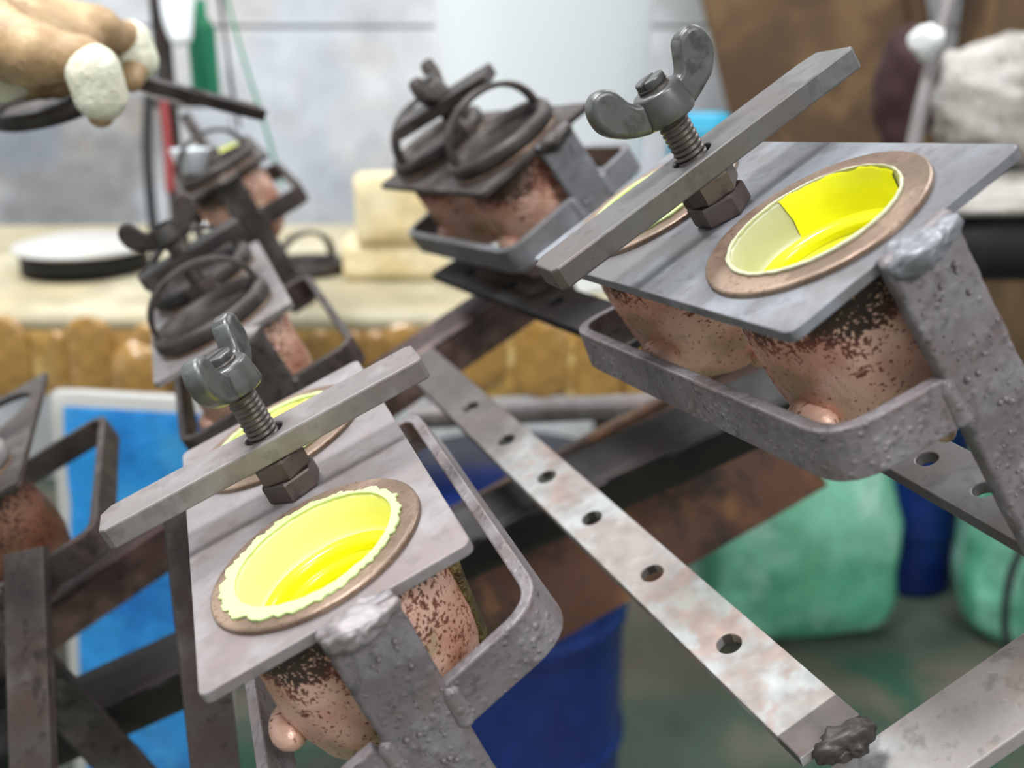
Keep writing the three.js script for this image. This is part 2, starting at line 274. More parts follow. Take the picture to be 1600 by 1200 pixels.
function mouldHolder(mx, o) {                                       // plate, strap, guard hoop, welds, bolt and nuts: one welded piece
  const t = thing('mould_holder', o.label, 'mould holder', null, mx), pm = o.plate || M.plate, cm = o.cast || M.cast;
  part('plate', plateGeo, pm, t);
  part('strap', block(.0255, .005, o.strapLen || .15, .0007, .0022, .0005, 190).translate(o.sx, -HL - .0022, -(o.strapLen || .15) / 2 + .0005), cm, t);
  const sp = part('weld_spatter', spatter.clone().translate(o.sx, -HL - .0048, 0), cm, t); sp.userData.kind = 'stuff';
  let w = new THREE.SphereGeometry(1, 40, 24); { const p = w.attributes.position; for (let i = 0; i < p.count; i++) { const x = p.getX(i), y = p.getY(i), z = p.getZ(i); p.setXYZ(i, x * .0132, y * .0072 - .0026 + (1 - x * x) * -.0012 + .0006 * Math.sin(x * 5), z * (z < 0 ? .0072 : .003) * (1 - .25 * x)); } }
  part('weld_bead', wobble(w, .0017, 260, o.sx * 900).translate(o.sx, -HL - .0002, -.0016), pm, t);
  const [x0, x1] = o.hoop, yf = o.far || .088;
  const path = o.open ? [[o.sx - .0122, -HL - .0022], [x0, -HL - .0022], [x0, yf], [x1, yf], [x1, .01]] : [[o.sx - .0122, -HL - .0022], [x0, -HL - .0022], [x0, yf], [x1, yf], [x1, -HL - .0022], [o.sx + .0122, -HL - .0022]];
  part('guard_hoop', strip(path, .014, .0048, .0175, .0008).rotateY(-(o.tilt || 0)).translate(0, 0, o.hz ?? -.048), cm, t);
  for (const s of o.open ? [-1] : [-1, 1]) { let k = new THREE.CapsuleGeometry(.003, .0105, 6, 14).scale(1, 1, .6); rotX(k, Math.PI / 2); part('weld_bead', wobble(k, .0009, 260, s * 4).translate(o.sx + s * .0125, -HL - .0042, (o.hz ?? -.048) + .0085 + (o.tilt || 0) * (o.sx + s * .0125)), cm, t); }
  part('nut', hexNut(.0001, .0084, .2 + (o.turn || 0)), M.hex, t); part('nut', hexNut(.0086, .0083, .5 + (o.turn || 0)), M.hex, t);
  const bl = o.boltLift || 0, b = part('bolt', threadGeo(.01, .0545 + bl), M.hex, t); part('slotted_tip', boltTip.clone().rotateZ(.55).translate(0, 0, .0535 + bl), M.wing, b);
  return t;
}
function clampBar(mx, o) {
  const q = mx.clone().multiply(new THREE.Matrix4().makeRotationZ(o.ang)).multiply(new THREE.Matrix4().setPosition(0, 0, o.z));
  const t = thing('clamp_bar', o.label, 'clamp bar', null, q), L0 = -o.l0, L1 = o.l1, w = o.hw, c = .004;
  const s = new THREE.Shape(); s.moveTo(L0 + c * .6, -w); s.lineTo(L1 - c * .4, -w); s.lineTo(L1, -w + c * .4); s.lineTo(L1 - (o.cut || 0) * .3, w - c * .5); s.lineTo(L1 - c * .6 - (o.cut || 0), w); s.lineTo(L0 + c, w); s.lineTo(L0, w - c); s.lineTo(L0, -w + c * .6); s.closePath();
  s.holes.push(hole(0, 0, .0066, 1.15));
  part('bar_body', extrude(s, .0086, .0008).translate(0, 0, -.0086), o.mat || M.bar, t); return t;
}
const wingShape = new THREE.Shape(); { const p = mm([[5, 42], [9, 41], [13.5, 42.5], [18.5, 45], [23, 49], [25.2, 54], [25, 59], [22.6, 62.6], [18.8, 63.4], [15, 61.6], [13, 58], [11.4, 54.4], [9.5, 52], [7, 51], [5, 51]]); wingShape.moveTo(...p[0]); wingShape.splineThru(p.slice(1, -1).map(q => new THREE.Vector2(...q))); wingShape.lineTo(...p[p.length - 1]); }
const wingGeos = [0, 1].map(k => { const g = new THREE.ExtrudeGeometry(wingShape, { depth: .0034, bevelEnabled: true, bevelThickness: .0022, bevelSize: .002, bevelOffset: -.0016, bevelSegments: 4, curveSegments: 30 }).translate(0, 0, -.0017); rotX(g, Math.PI / 2); g.rotateZ(k * Math.PI); return uvBox(wobble(g, .0003, 150, k)); });
const hubGeo = lathe(mm([[5.6, 41.2], [9.4, 41.0], [10.2, 42], [10, 45], [9, 51.5], [8.2, 52.6], [5.6, 52.8]]), 40);
function wingNut(mx, o) {
  const t = thing('wing_nut', o.label, 'wing nut', null, mx.clone().multiply(new THREE.Matrix4().makeRotationZ(o.turn)).multiply(new THREE.Matrix4().setPosition(0, 0, o.dz || 0)));
  part('hub', hubGeo, o.mat || M.wing, t); for (const g of wingGeos) part('wing', g, o.mat || M.wing, t); return t;
}
function copperMould(mx, y, turn, label, group, crust) {
  const t = thing('copper_mould', label, 'mould', group, mx.clone().multiply(new THREE.Matrix4().makeTranslation(0, y, 0)).multiply(new THREE.Matrix4().makeRotationZ(turn)));
  part('head_shell', bodyGeo, M.copper, t); part('rim', rimGeo, M.rim, t);
  if (crust) { let k = new THREE.CapsuleGeometry(.0038, .05, 10, 18).scale(.7, 1, 1); rotX(k, Math.PI / 2); part('crust', wobble(k, .0022, 170, 3).rotateY(.1).translate(.0352, -.006, -.037), M.crust, t, 'olive brown crust down one side'); }
  return t;
}
const collarPts = mm([[29.4, 2.3], [28.7, 2.2], [28.2, 1], [28, -6], [27.9, -11], [27.4, -13], [26.2, -14]]);
const bowlPts = mm([[27.4, -13], [25.6, -13.4], [24.4, -14.4], [23.9, -16.4], [24.6, -18.2], [23.6, -19], [22.6, -20.2], [22.6, -22.4], [23.6, -24], [26, -26], [27.4, -29], [29, -36], [28.6, -46], [25, -58], [17, -67], [8, -71], [0, -72]]);
const collarGeo = lathe(collarPts, 72), bowlGeo = lathe(bowlPts, 72);
function flashGeo(seed, rmax, rough) {                               // torn skin of vinyl on the rim
  const r = rng(seed), s = new THREE.Shape(), n = 180;
  for (let i = 0; i < n; i++) { const a = i / n * Math.PI * 2, k = rmax(a) + rough * (nz(Math.cos(a) * 4.5 + seed, Math.sin(a) * 4.5, 1) + .6 * nz(Math.cos(a) * 15 + seed, Math.sin(a) * 15, 3) + .3 * nz(Math.cos(a) * 31 + seed, Math.sin(a) * 31, 5) + .3 * (r() - .5)); s[i ? 'lineTo' : 'moveTo'](k * Math.cos(a), k * Math.sin(a)); }
  s.closePath(); s.holes.push(hole(0, 0, .0284)); return wobble(extrude(s, .0011, .0003, 72), .0003, 300, seed).translate(0, 0, .0021);
}
function vinyl(mx, y, turn, label, o = {}) {
  const t = thing('vinyl_casting', label, 'vinyl casting', null, mx.clone().multiply(new THREE.Matrix4().makeTranslation(0, y, 0)).multiply(new THREE.Matrix4().makeRotationZ(turn)));
  part('bowl', bowlGeo, M.yellow, t); part('collar', collarGeo, o.collar || M.paleYellow, t);
  part('flash', flashGeo(o.seed, o.rmax, o.rough), o.flash || M.flash, t);
  if (o.film) part('film', lathe(mm([[28.5, 2.4], [27.8, 1.4], [27.5, -6], [27.3, -13], [26.8, -15.6]]), 60, (a, z, r) => [1 - .006 * nz(a * 4, z * 90, 1), .001 * nz(a * 5, 2, 1), .22 * nz(z * 130, a, 2)], ...o.film), M.yellow, t, 'bright yellow film');
  return t;
}
const camM = camera.matrixWorld.clone();
const pose = (R, T) => camM.clone().multiply(new THREE.Matrix4().set(R[0][0], R[0][1], R[0][2], T[0], R[1][0], R[1][1], R[1][2], T[1], R[2][0], R[2][1], R[2][2], T[2], 0, 0, 0, 1));
const A = pose([[.8672, -.29975, -.39764], [.48022, .29214, .82707], [-.13174, -.90819, .39729]], [-.08117, -.03936, -.40848]);
const B = pose([[.77777, -.33349, -.53279], [.61225, .21014, .76223], [-.14223, -.91903, .36762]], [.07739, .06225, -.39532]);
const C = pose([[.7261, -.4122, -.5504], [.6588, .1879, .7284], [-.1969, -.8915, .408]], [-.02703, .16168, -.74358]);
const D = pose([[.8419, -.3111, -.4409], [.5267, .2959, .7969], [-.1174, -.9031, .413]], [-.19497, .053, -.70483]);
const poseAt = (R, px, py, d, q) => { const v = V(...q), r = R.map(k => k[0] * v.x + k[1] * v.y + k[2] * v.z); return pose(R, [(px - 800) / F * d - r[0], (600 - py) / F * d - r[1], -d - r[2]]); };
const RD = [[.8419, -.3111, -.4409], [.5267, .2959, .7969], [-.1174, -.9031, .413]];
const E = poseAt(RD, 26, 752, .56, [.045, -.1, 0]);
const G = poseAt(RD, 418, 240, .98, [.045, -.1, 0]);

// near left mould, open
mouldHolder(A, { label: 'nearest grey mould holder at lower left, its plate pale and scratched, strap in the foreground', sx: .005, hoop: [-.0475, .060], turn: .1, tilt: .235, hz: -.0585, far: .08, boltLift: .0032 });
clampBar(A, { label: 'flat clamp bar lying across the nearest mould plate at lower left', ang: -.0022, z: .0258, hw: .0101, l0: .0657, l1: .0637 });
wingNut(A, { label: 'wing nut seen edge on above the nearest clamp bar at lower left', turn: 1.22, dz: .0035 });
copperMould(A, -HC, 0, 'copper head mould under the ragged yellow casting at lower left', null, true); copperMould(A, HC, .3, 'copper mould half hidden behind the nearest clamp bar at lower left');
vinyl(A, -HC, 0, 'yellow vinyl casting with a wide ragged pale edge in the lower left copper rim', { seed: 5, rough: .0022, rmax: a => .0325 + .0016 * Math.cos(a - 3.6) });
vinyl(A, HC, .4, 'yellow vinyl casting mostly hidden behind the nearest clamp bar', { seed: 9, rough: .0008, rmax: () => .0308 });
// near right mould, open
mouldHolder(B, { label: 'bluish grey mould holder at upper right, its pitted strap running off the right edge', plate: M.plateBlue, sx: 0, hoop: [-.0535, .0525], strapLen: .17, turn: .35, tilt: -.21, hz: -.0615, open: true });
clampBar(B, { label: 'clamp bar pointing to the upper right across the right mould plate, one end cut oblique', ang: -.0419, z: .0253, hw: .0112, l0: .0678, l1: .0675, cut: .008, mat: M.barGrey });
wingNut(B, { label: 'large wing nut standing tallest at top centre right, both wings spread', turn: -.03 });
copperMould(B, -HC, .1, 'speckled copper head mould with a round ear, hanging under the right plate'); copperMould(B, HC, .2, 'smooth reddish copper mould behind the speckled one under the right plate');
vinyl(B, -HC, 0, 'glossy yellow vinyl casting with a grey green collar in the right copper rim', { seed: 15, rough: .0003, rmax: a => .0294 + .0004 * Math.cos(a - 3.3), collar: M.collar, flash: M.collar, film: [1.25, 1.55] });
vinyl(B, HC, .5, 'yellow vinyl casting showing as a thin strip below the upper right clamp bar', { seed: 19, rough: .0006, rmax: () => .0306 });

// closed moulds: ring lids with a bail over each rim
const lidRing = lathe(mm([[28, 2.5], [37, 2.5], [38.4, 4], [38.4, 9], [37, 11.5], [34, 12], [31, 11], [29, 7], [28, 2.5]]), 64);
const bailGeo = (() => { const pts = []; for (let i = 0; i <= 12; i++) { const a = Math.PI * i / 12; pts.push([-.034 * Math.cos(a), .009 + .03 * Math.sin(a) ** .8]); } const g = strip(pts, .004, .0035, .009, .0006).translate(0, 0, -.0045); return rotX(g, Math.PI / 2); })();
const capGeo = lathe(mm([[0, 3.2], [12, 3.2], [26, 4], [29.5, 5.4]]), 48);
function lid(mx, y, turn, label, mat = M.dark) {
  const t = thing('bail_ring', label, 'mould lid', null, mx.clone().multiply(new THREE.Matrix4().makeTranslation(0, y, 0)).multiply(new THREE.Matrix4().makeRotationZ(turn)));
  part('ring', lidRing, mat, t); part('bail', bailGeo, mat, t); part('cap', capGeo, mat, t); return t;
}
mouldHolder(C, { label: 'dark closed mould holder at back centre in front of the white bucket', plate: M.dark, cast: M.plateBlue, sx: .012, hoop: [-.0525, .0525], strapLen: .14, hz: -.055 });
clampBar(C, { label: 'short dark clamp bar on the closed mould at back centre', ang: -.72, z: .041, hw: .014, l0: .036, l1: .04, mat: M.dark });
wingNut(C, { label: 'small dark wing nut on the closed mould at back centre', turn: .9, mat: M.dark, dz: -.0005 });
copperMould(C, -HC, 0, 'copper head mould under the nearer lid of the back centre mould'); copperMould(C, HC, 0, 'copper mould under the farther lid of the back centre mould');
lid(C, -HC, 0, 'dark ring lid with an arched bail, nearer of two at back centre'); lid(C, HC, .2, 'dark ring lid with a thin arched bail, farther of two at back centre');
mouldHolder(D, { label: 'blurred dark closed mould holder behind the lower left wing nut', plate: M.bar, cast: M.dark, sx: .01, hoop: [-.05, .062], strapLen: .15, hz: -.055 });
clampBar(D, { label: 'dark clamp bar on the blurred mould left of centre', ang: .1, z: .038, hw: .0115, l0: .03, l1: .042, mat: M.dark });
wingNut(D, { label: 'dark blurred wing nut left of centre, above the blue fronted carton', turn: 0, mat: M.dark, dz: .006 });
copperMould(D, -HC, 0, 'copper mould under the nearer lid of the blurred mould left of centre'); copperMould(D, HC, 0, 'copper mould under the farther lid of the blurred mould left of centre');
lid(D, -HC, .1, 'dark ring lid nearer of two on the blurred mould left of centre'); lid(D, HC, .3, 'dark ring lid farther of two on the blurred mould left of centre');
mouldHolder(E, { label: 'dark mould holder cut off by the left edge, left of the blue fronted carton', plate: M.dark, cast: M.dark, sx: -.01, hoop: [-.05, .06], strapLen: .2, hz: -.06 });
copperMould(E, -HC, 0, 'copper mould with shade put into its colour, in the holder at the left edge').children[0].material = M.copperShaded;
lid(E, -HC, .5, 'pale worn ring lid on the holder at the left edge', M.bar);
mouldHolder(G, { label: 'farthest blurred mould holder at upper left below the green bottle', plate: M.dark, cast: M.dark, sx: 0, hoop: [-.05, .055], strapLen: .14, hz: -.055 });
copperMould(G, HC, .4, 'copper mould holding a yellow casting in the farthest holder at upper left'); vinyl(G, HC, .2, 'small bright yellow casting in the farthest holder at upper left', { seed: 25, rough: .0006, rmax: () => .0306 });
copperMould(G, -HC, 0, 'copper mould in the farthest holder at upper left');
lid(G, -HC, .2, 'dark ring lid on the farthest holder at upper left');

// ------------------------------------------------------------------ the rack of bars that carries the moulds
const up = V(-.4, .9, .15), nA = V(0, 0, 1).transformDirection(A);
const rack = thing('machine_rack', 'welded rack of perforated bars and dark angle irons under the moulds', 'rack', null, new THREE.Matrix4().setPosition(at(800, 760, .5)));
rack.updateMatrixWorld(); const toRack = rack.matrixWorld.clone().invert();
function flatBar(name, p0, p1, w, t, mat, n, holes = [], label) {    // p0, p1: ends of the top face's centre line
  const d = p1.clone().sub(p0), L = d.length(), m = frameOf(p0, d, n), s = new THREE.Shape();
  s.moveTo(0, -w / 2); s.lineTo(L, -w / 2); s.lineTo(L, w / 2); s.lineTo(0, w / 2); s.closePath();
  for (const h of holes) s.holes.push(hole(h[0], h[1] || 0, h[2] || .005));
  const g = extrude(s, t, .0006).translate(0, 0, -t); const k = part(name, g, mat, rack, label); toRack.clone().multiply(m).decompose(k.position, k.quaternion, k.scale); return k;
}
{
  const p0 = at(648, 556, .74), p1 = at(1297, 1150, .37), L = p1.distanceTo(p0);
  flatBar('perforated_bar', p0, p1,   .0265, .005, M.barStain, nA, [.06, .118, .174, .224, .276, .33].map(v => [L - v, 0, .005]), 'perforated bar with pale stains');
  flatBar('perforated_bar', at(1370, 675, .43), at(1700, 852, .335), .025, .005, M.barGrey, nA, [.03, .06, .09].map(v => [v, 0, .004]));
  flatBar('perforated_bar', at(700, 412, .80), at(1010, 520, .58), .03, .006, M.shadeSteel, nA, [[.04], [.1], [.16]]);
  flatBar('flat_bar', at(1270, 1290, .372), at(1900, 852, .366), .032, .006, M.pale, nA, [], 'pale stained flat bar');
  flatBar('upright_bar', at(292, 792, .52), at(352, 1320, .5), .022, .006, M.dark, V(.5, .2, 1));
  flatBar('upright_bar', at(35, 860, .56), at(50, 1320, .52), .024, .006, M.dark, V(-.2, .2, 1));
}
function angleIron(p0, p1, w, h, t, n, mat, label) {
  const d = p1.clone().sub(p0), L = d.length(), m = frameOf(p0, d, n);
  const g = join([block(L, w, t, .0008, .012, .0003).translate(L / 2, w / 2, -t / 2), block(L, t, h, .0008, .012, .0003).translate(L / 2, t / 2, -h / 2)]);
  const k = part('angle_iron', g, mat, rack, label); toRack.clone().multiply(m).decompose(k.position, k.quaternion, k.scale);
}
angleIron(at(-120, 1078, .70), at(880, 402, .80), .03, .032, .005, V(0, 1, .1), M.redIron, 'reddish angle iron');
angleIron(at(-120, 1236, .62), at(1330, 580, .66), .034, .03, .006, V(0, 1, .35), M.shadeSteel);
{ // weld where the pale bar meets the cross bar
  const k = part('weld_bead', wobble(new THREE.SphereGeometry(1, 32, 20).scale(.0125, .0055, .006), .0022, 260, 7), M.dark, rack); frameOf(at(1318, 1160, .3695), at(1400, 1105, .37).sub(at(1240, 1195, .37)), nA).premultiply(toRack).decompose(k.position, k.quaternion, k.scale);
}
{ // cross tube and legs down to the floor
  const g = new THREE.CylinderGeometry(.011, .011, 1, 24); g.rotateZ(Math.PI / 2);
  const a = at(640, 652, .95), b = at(1120, 628, .95), k = part('cross_tube', uvBox(g.scale(a.distanceTo(b), 1, 1)), M.bar, rack); frameOf(a.clone().lerp(b, .5), b.clone().sub(a), V(0, 1, 0)).premultiply(toRack).decompose(k.position, k.quaternion, k.scale);
  for (const q of [at(-100, 1080, .62), at(1880, 900, .37)]) { const h = q.y, l = part('leg', block(.04, h, .04, .003, .05, .0004), M.shadeSteel, rack); new THREE.Matrix4().setPosition(q.x, h / 2 - .02, q.z - .03).premultiply(toRack).decompose(l.position, l.quaternion, l.scale); }
}
{ // rusty drip tray running under the rack
  const p0 = at(520, 1050, .78), p1 = at(1240, 650, .86), d = p1.clone().sub(p0), L = d.length();
  const t = thing('drip_tray', 'rusty brown steel tray sloping under the rack in front of the blue barrel', 'tray', null, frameOf(p0, d, V(0, .25, 1)));
  part('tray_face', block(L, .125, .004, .001, .02, .0006, 60).translate(L / 2, 0, 0), M.rust, t);
  part('tray_lip', block(L, .006, .02, .001, .02, .0006, 60).translate(L / 2, .0625, .009), M.rust, t);
}

// ------------------------------------------------------------------ work table and what stands on it
const TY = .785, TZ0 = -1.25, TZ1 = -1.86;
const table = thing('work_table', 'long work table with a cream top and dripping amber resin on its edge', 'table', null, new THREE.Matrix4().setPosition(-.45, 0, (TZ0 + TZ1) / 2));
{
  const w = 1.38, dz = TZ0 - TZ1, r = rng(5);
  part('tabletop', block(w, .03, dz, .005, .05, .002, 12).translate(0, TY - .015, 0), M.tableTop, table);
  part('apron', block(w, .085, .012, .004, .03, .003, 25).translate(0, TY - .065, dz / 2 - .004), M.amber, table);
  for (let x = -w / 2 + .02; x < w / 2;) { const rr = .008 + .026 * r() ** 1.5, h = .03 + .045 * r(); part('resin_drip', wobble(new THREE.CapsuleGeometry(rr, h, 6, 16).scale(1, 1, Math.min(.5, .0085 / rr)), .003, 40, x * 9).translate(x, TY - .035 - h / 2, dz / 2 + .003), M.amber, table); x += rr * 1.7 + .004 + .02 * r(); }
  part('resin_drip', wobble(new THREE.CapsuleGeometry(.036, .03, 6, 16).scale(1, 1, .6), .004, 30, 2).translate(at(215, 545, 1.3).x + .45, TY - .085, dz / 2 + .006), M.amber, table);
  for (const [x, z] of [[-.62, .24], [.2, -.1], [-.62, -.26], [.62, -.26]]) part('leg', block(.05, TY - .03, .05, .004, .2, 0).translate(x, (TY - .03) / 2, z), M.rust, table);
}
const standing = (px, py, y) => new THREE.Matrix4().setPosition(onY(px, py, y));
{ // white bucket
  const t = thing('white_bucket', 'tall white plastic bucket standing at the back behind the closed mould', 'bucket', null, standing(845, 432, TY + .001));
  const k = onY(845, 432, TY).distanceTo(camera.position) * .29 / F * 500;
  const g = lathe([[0, 0], [.118, 0], [.122, .004], [.142, .46], [.148, .462], [.148, .49], [.142, .49], [.139, .46], [.118, .01], [0, .01]], 64); rotX(g, -Math.PI / 2); part('bucket_body', g, M.white, t);
}
{ // cream blocks
  const a = thing('cream_block', 'larger cream block lying on the table behind the closed mould', 'block', null, standing(640, 426, TY + .0005)); part('slab', block(.17, .052, .1, .004, .02, .001, 30).translate(0, .026, 0), M.cream, a);
  const b = thing('cream_block', 'smaller cream block stacked on the larger one left of the white bucket', 'block', null, standing(606, 374, TY + .0535)); part('slab', block(.1, .085, .07, .004, .02, .001, 30).translate(.01, .043, -.01), M.cream, b);
}
{ // upturned white dish; a black disc stands in for the shadow gap below
  const t = thing('dish', 'upturned white dish with its shadow gap modelled as a black disc at the left end of the table', 'dish', null, standing(135, 420, TY + .001));
  const g = lathe([[.084, .028], [.092, .03], [.094, .033], [.09, .037], [.06, .044], [0, .046], [0, .04], [.084, .031], [.084, .028]], 64); rotX(g, -Math.PI / 2); part('dish_body', g, M.offWhite, t);
  const h = lathe([[0, 0], [.084, 0], [.084, .026], [.06, .03], [0, .03]], 64); rotX(h, -Math.PI / 2); part('gap_shadow', h, M.black, t);
}
{ // loose lid and small things on the table
  const q = new THREE.Matrix4().makeRotationX(-Math.PI / 2).premultiply(standing(480, 425, TY).multiply(new THREE.Matrix4().makeScale(1.4, 1.4, 1.4)));
  lid(q, 0, .9, 'loose dark ring lid lying on the table right of the blurred wing nut');
  const b = thing('white_bottle', 'small white bottle lying on the table behind the blurred wing nut', 'bottle', null, standing(370, 372, TY).multiply(new THREE.Matrix4().makeRotationY(.05)));
  const g = new THREE.CapsuleGeometry(.018, .06, 8, 20); g.rotateZ(Math.PI / 2); part('bottle_body', g.translate(0, .018, 0), M.white, b);
  const cp = new THREE.CylinderGeometry(.01, .011, .018, 20); cp.rotateZ(Math.PI / 2); part('cap', cp.translate(-.052, .018, 0), M.chrome, b);
  const c = thing('cyan_box', 'cyan blue box behind the large wing nut', 'box', null, standing(1078, 428, TY)); part('box_body', block(.075, .215, .06, .003, .03, .0005).translate(0, .1075, 0), M.cyan, c);
}
// ------------------------------------------------------------------ drums, barrels, sacks on the floor
{
  const a = at(76, 612, 1.1), b = at(350, 634, 1.07), y = a.y, w = Math.hypot(b.x - a.x, b.z - a.z), turn = Math.atan2(-(b.z - a.z), b.x - a.x);
  const slant = g => { const p = g.attributes.position; for (let i = 0; i < p.count; i++) p.setX(i, p.getX(i) - .056 * (1 - p.getY(i) / y)); return g; };
  const t = thing('carton', 'white carton with a bright blue glossy front standing at left below the table', 'carton', null, new THREE.Matrix4().makeRotationY(turn).setPosition(a.x, 0, a.z));
  part('carton_body', slant(block(w, y, .02, .004, .03, .001, 12).translate(w / 2, y / 2, -.01)), M.offWhite, t);
  part('label', slant(block(w - .018, y - .06, .003, .001, .012, .0025, 14).translate(w / 2 + .007, y / 2 + .016, .0008)), M.label, t, 'bright blue printed front');
}
function barrel(px, py, y0, r, h, label) {
  const t = thing('blue_barrel', label, 'barrel', null, standing(px, py, y0)), q = [[0, 0], [r * .96, 0], [r, .012], [r, h * .3], [r * 1.035, h * .31], [r * 1.035, h * .34], [r, h * .35], [r, h * .64], [r * 1.035, h * .65], [r * 1.035, h * .68], [r, h * .69], [r, h - .03], [r * .94, h], [0, h]];
  const g = lathe(q, 64); rotX(g, -Math.PI / 2); part('barrel_body', g, M.drumBlue, t);
  const k = new THREE.CylinderGeometry(.03, .03, .02, 24); part('bung', k.translate(r * .5, h + .008, 0), M.drumBlue, t); return t;
}
barrel(795, 1290, 0, .155, .56, 'dark blue barrel under the table between the two near moulds');
barrel(1418, 905, 0, .085, .42, 'dark blue barrel between the two green sacks');
barrel(1010, 900, 0, .09, .4, 'dark blue barrel peeking out left of the large green sack');
function sack(px, py, w, h, d, turn, label, seed) {
  const t = thing('green_sack', label, 'sack', null, standing(px, py, 0).multiply(new THREE.Matrix4().makeRotationY(turn)));
  const g = new THREE.SphereGeometry(1, 64, 48), p = g.attributes.position, pw = (v, e) => Math.sign(v) * Math.abs(v) ** e;
  for (let i = 0; i < p.count; i++) { let x = p.getX(i), y = p.getY(i), z = p.getZ(i); const k = 1 - .16 * Math.max(0, y + .3); p.setXYZ(i, pw(x, .4) * w / 2 * k, (pw(y, .5) + 1) * h / 2, pw(z, .5) * d / 2 * k); }
  part('sack_body', wobble(g, .012, 9, seed), M.sack, t);
  const e = new THREE.SphereGeometry(1, 24, 16).scale(w * .16, .03, d * .2); part('tied_neck', wobble(e, .008, 40, seed).translate(0, h + .012, 0), M.sack, t);
}
sack(1222, 968, .40, .38, .26, .1, 'large pale green woven sack on the floor at right of centre', 3);
sack(1625, 985, .34, .52, .26, -.2, 'pale green woven sack at the lower right edge behind the strap', 8);
{ const t = thing('black_cable', 'black cable hanging in front of the green sack at right edge', 'cable'); const m = part('cable', tube([at(1640, 800, 1.6), at(1590, 870, 1.6), at(1572, 940, 1.6), at(1578, 1010, 1.6), at(1640, 1060, 1.55)], .006), M.rubber, t); }
// ------------------------------------------------------------------ right background
{
  const c = at(1488, 320, 1.15), t = thing('side_bench', 'bench with a pale top and black underside at the right edge', 'bench', null, new THREE.Matrix4().setPosition(c.x, 0, c.z));
  part('benchtop', block(.6, .014, .62, .003, .05, .001, 20).translate(.3, c.y - .007, -.31), M.plaster, t, 'pale dusty top'); part('drawer_box', block(.58, .07, .58, .003, .05, .001).translate(.3, c.y - .05, -.3), M.black, t);
  for (const z of [-.05, -.42]) part('leg', block(.04, c.y - .085, .04, .003, .1, 0).translate(.52, (c.y - .085) / 2, z), M.dark, t);
  const b0 = at(1315, 300, 2.45), b = thing('brown_board', 'tall brown board leaning sideways near the wall behind the right clamp bar', 'board', null, new THREE.Matrix4().makeRotationZ(.3).setPosition(b0.x + .24, .07, b0.z));
  const hb = 1.6; part('board', block(.46, hb, .03, .004, .08, .003, 10).translate(0, hb / 2, 0), M.brown, b); part('batten', block(.03, hb, .02, .003, .08, .001).translate(.2, hb / 2, .026), M.brown, b);
  const m = thing('maroon_cloth', 'dark maroon cloth bundle behind the grey rod at upper right', 'cloth', null, new THREE.Matrix4().setPosition(onY(1404, 262, c.y).add(V(0, .1, 0))));
  part('cloth_body', wobble(new THREE.SphereGeometry(.07, 32, 24).scale(.6, 1.25, .5), .012, 22, 4), M.maroon, m);
  const w = thing('white_rag', 'small white rag beside the grey rod at upper right', 'rag', null, new THREE.Matrix4().setPosition(at(1448, 66, 1.06))); part('rag_body', wobble(new THREE.SphereGeometry(.016, 24, 18), .005, 60, 6), M.whiteSoft, w);
  const r = thing('grey_rod', 'grey metal rod leaning at the upper right', 'rod'); part('rod_body', tube([at(1500, -60, 1.08), at(1435, 190, 1.09), at(1395, 420, 1.1)], .008, 20, 12), M.bar, r);
  const p0 = onY(1550, 262, c.y), p = thing('plaster_bag', 'dirty white bag of powder with dark creases at the upper right', 'bag', null, new THREE.Matrix4().setPosition(p0.x, p0.y, p0.z));
  const g = new THREE.SphereGeometry(1, 64, 48); part('bag_body', wobble(g.scale(.13, .085, .085), .02, 22, 9).translate(.02, .088, 0), M.plaster, p);
  const bb = thing('brown_box', 'grey brown box at the top right corner behind the dirty white bag', 'box', null, new THREE.Matrix4().setPosition(at(1600, 40, 2.2).setY(0))); part('box_body', block(.2, 1.5, .18, .004, .08, .002).translate(0, .75, 0), M.brown, bb);
}
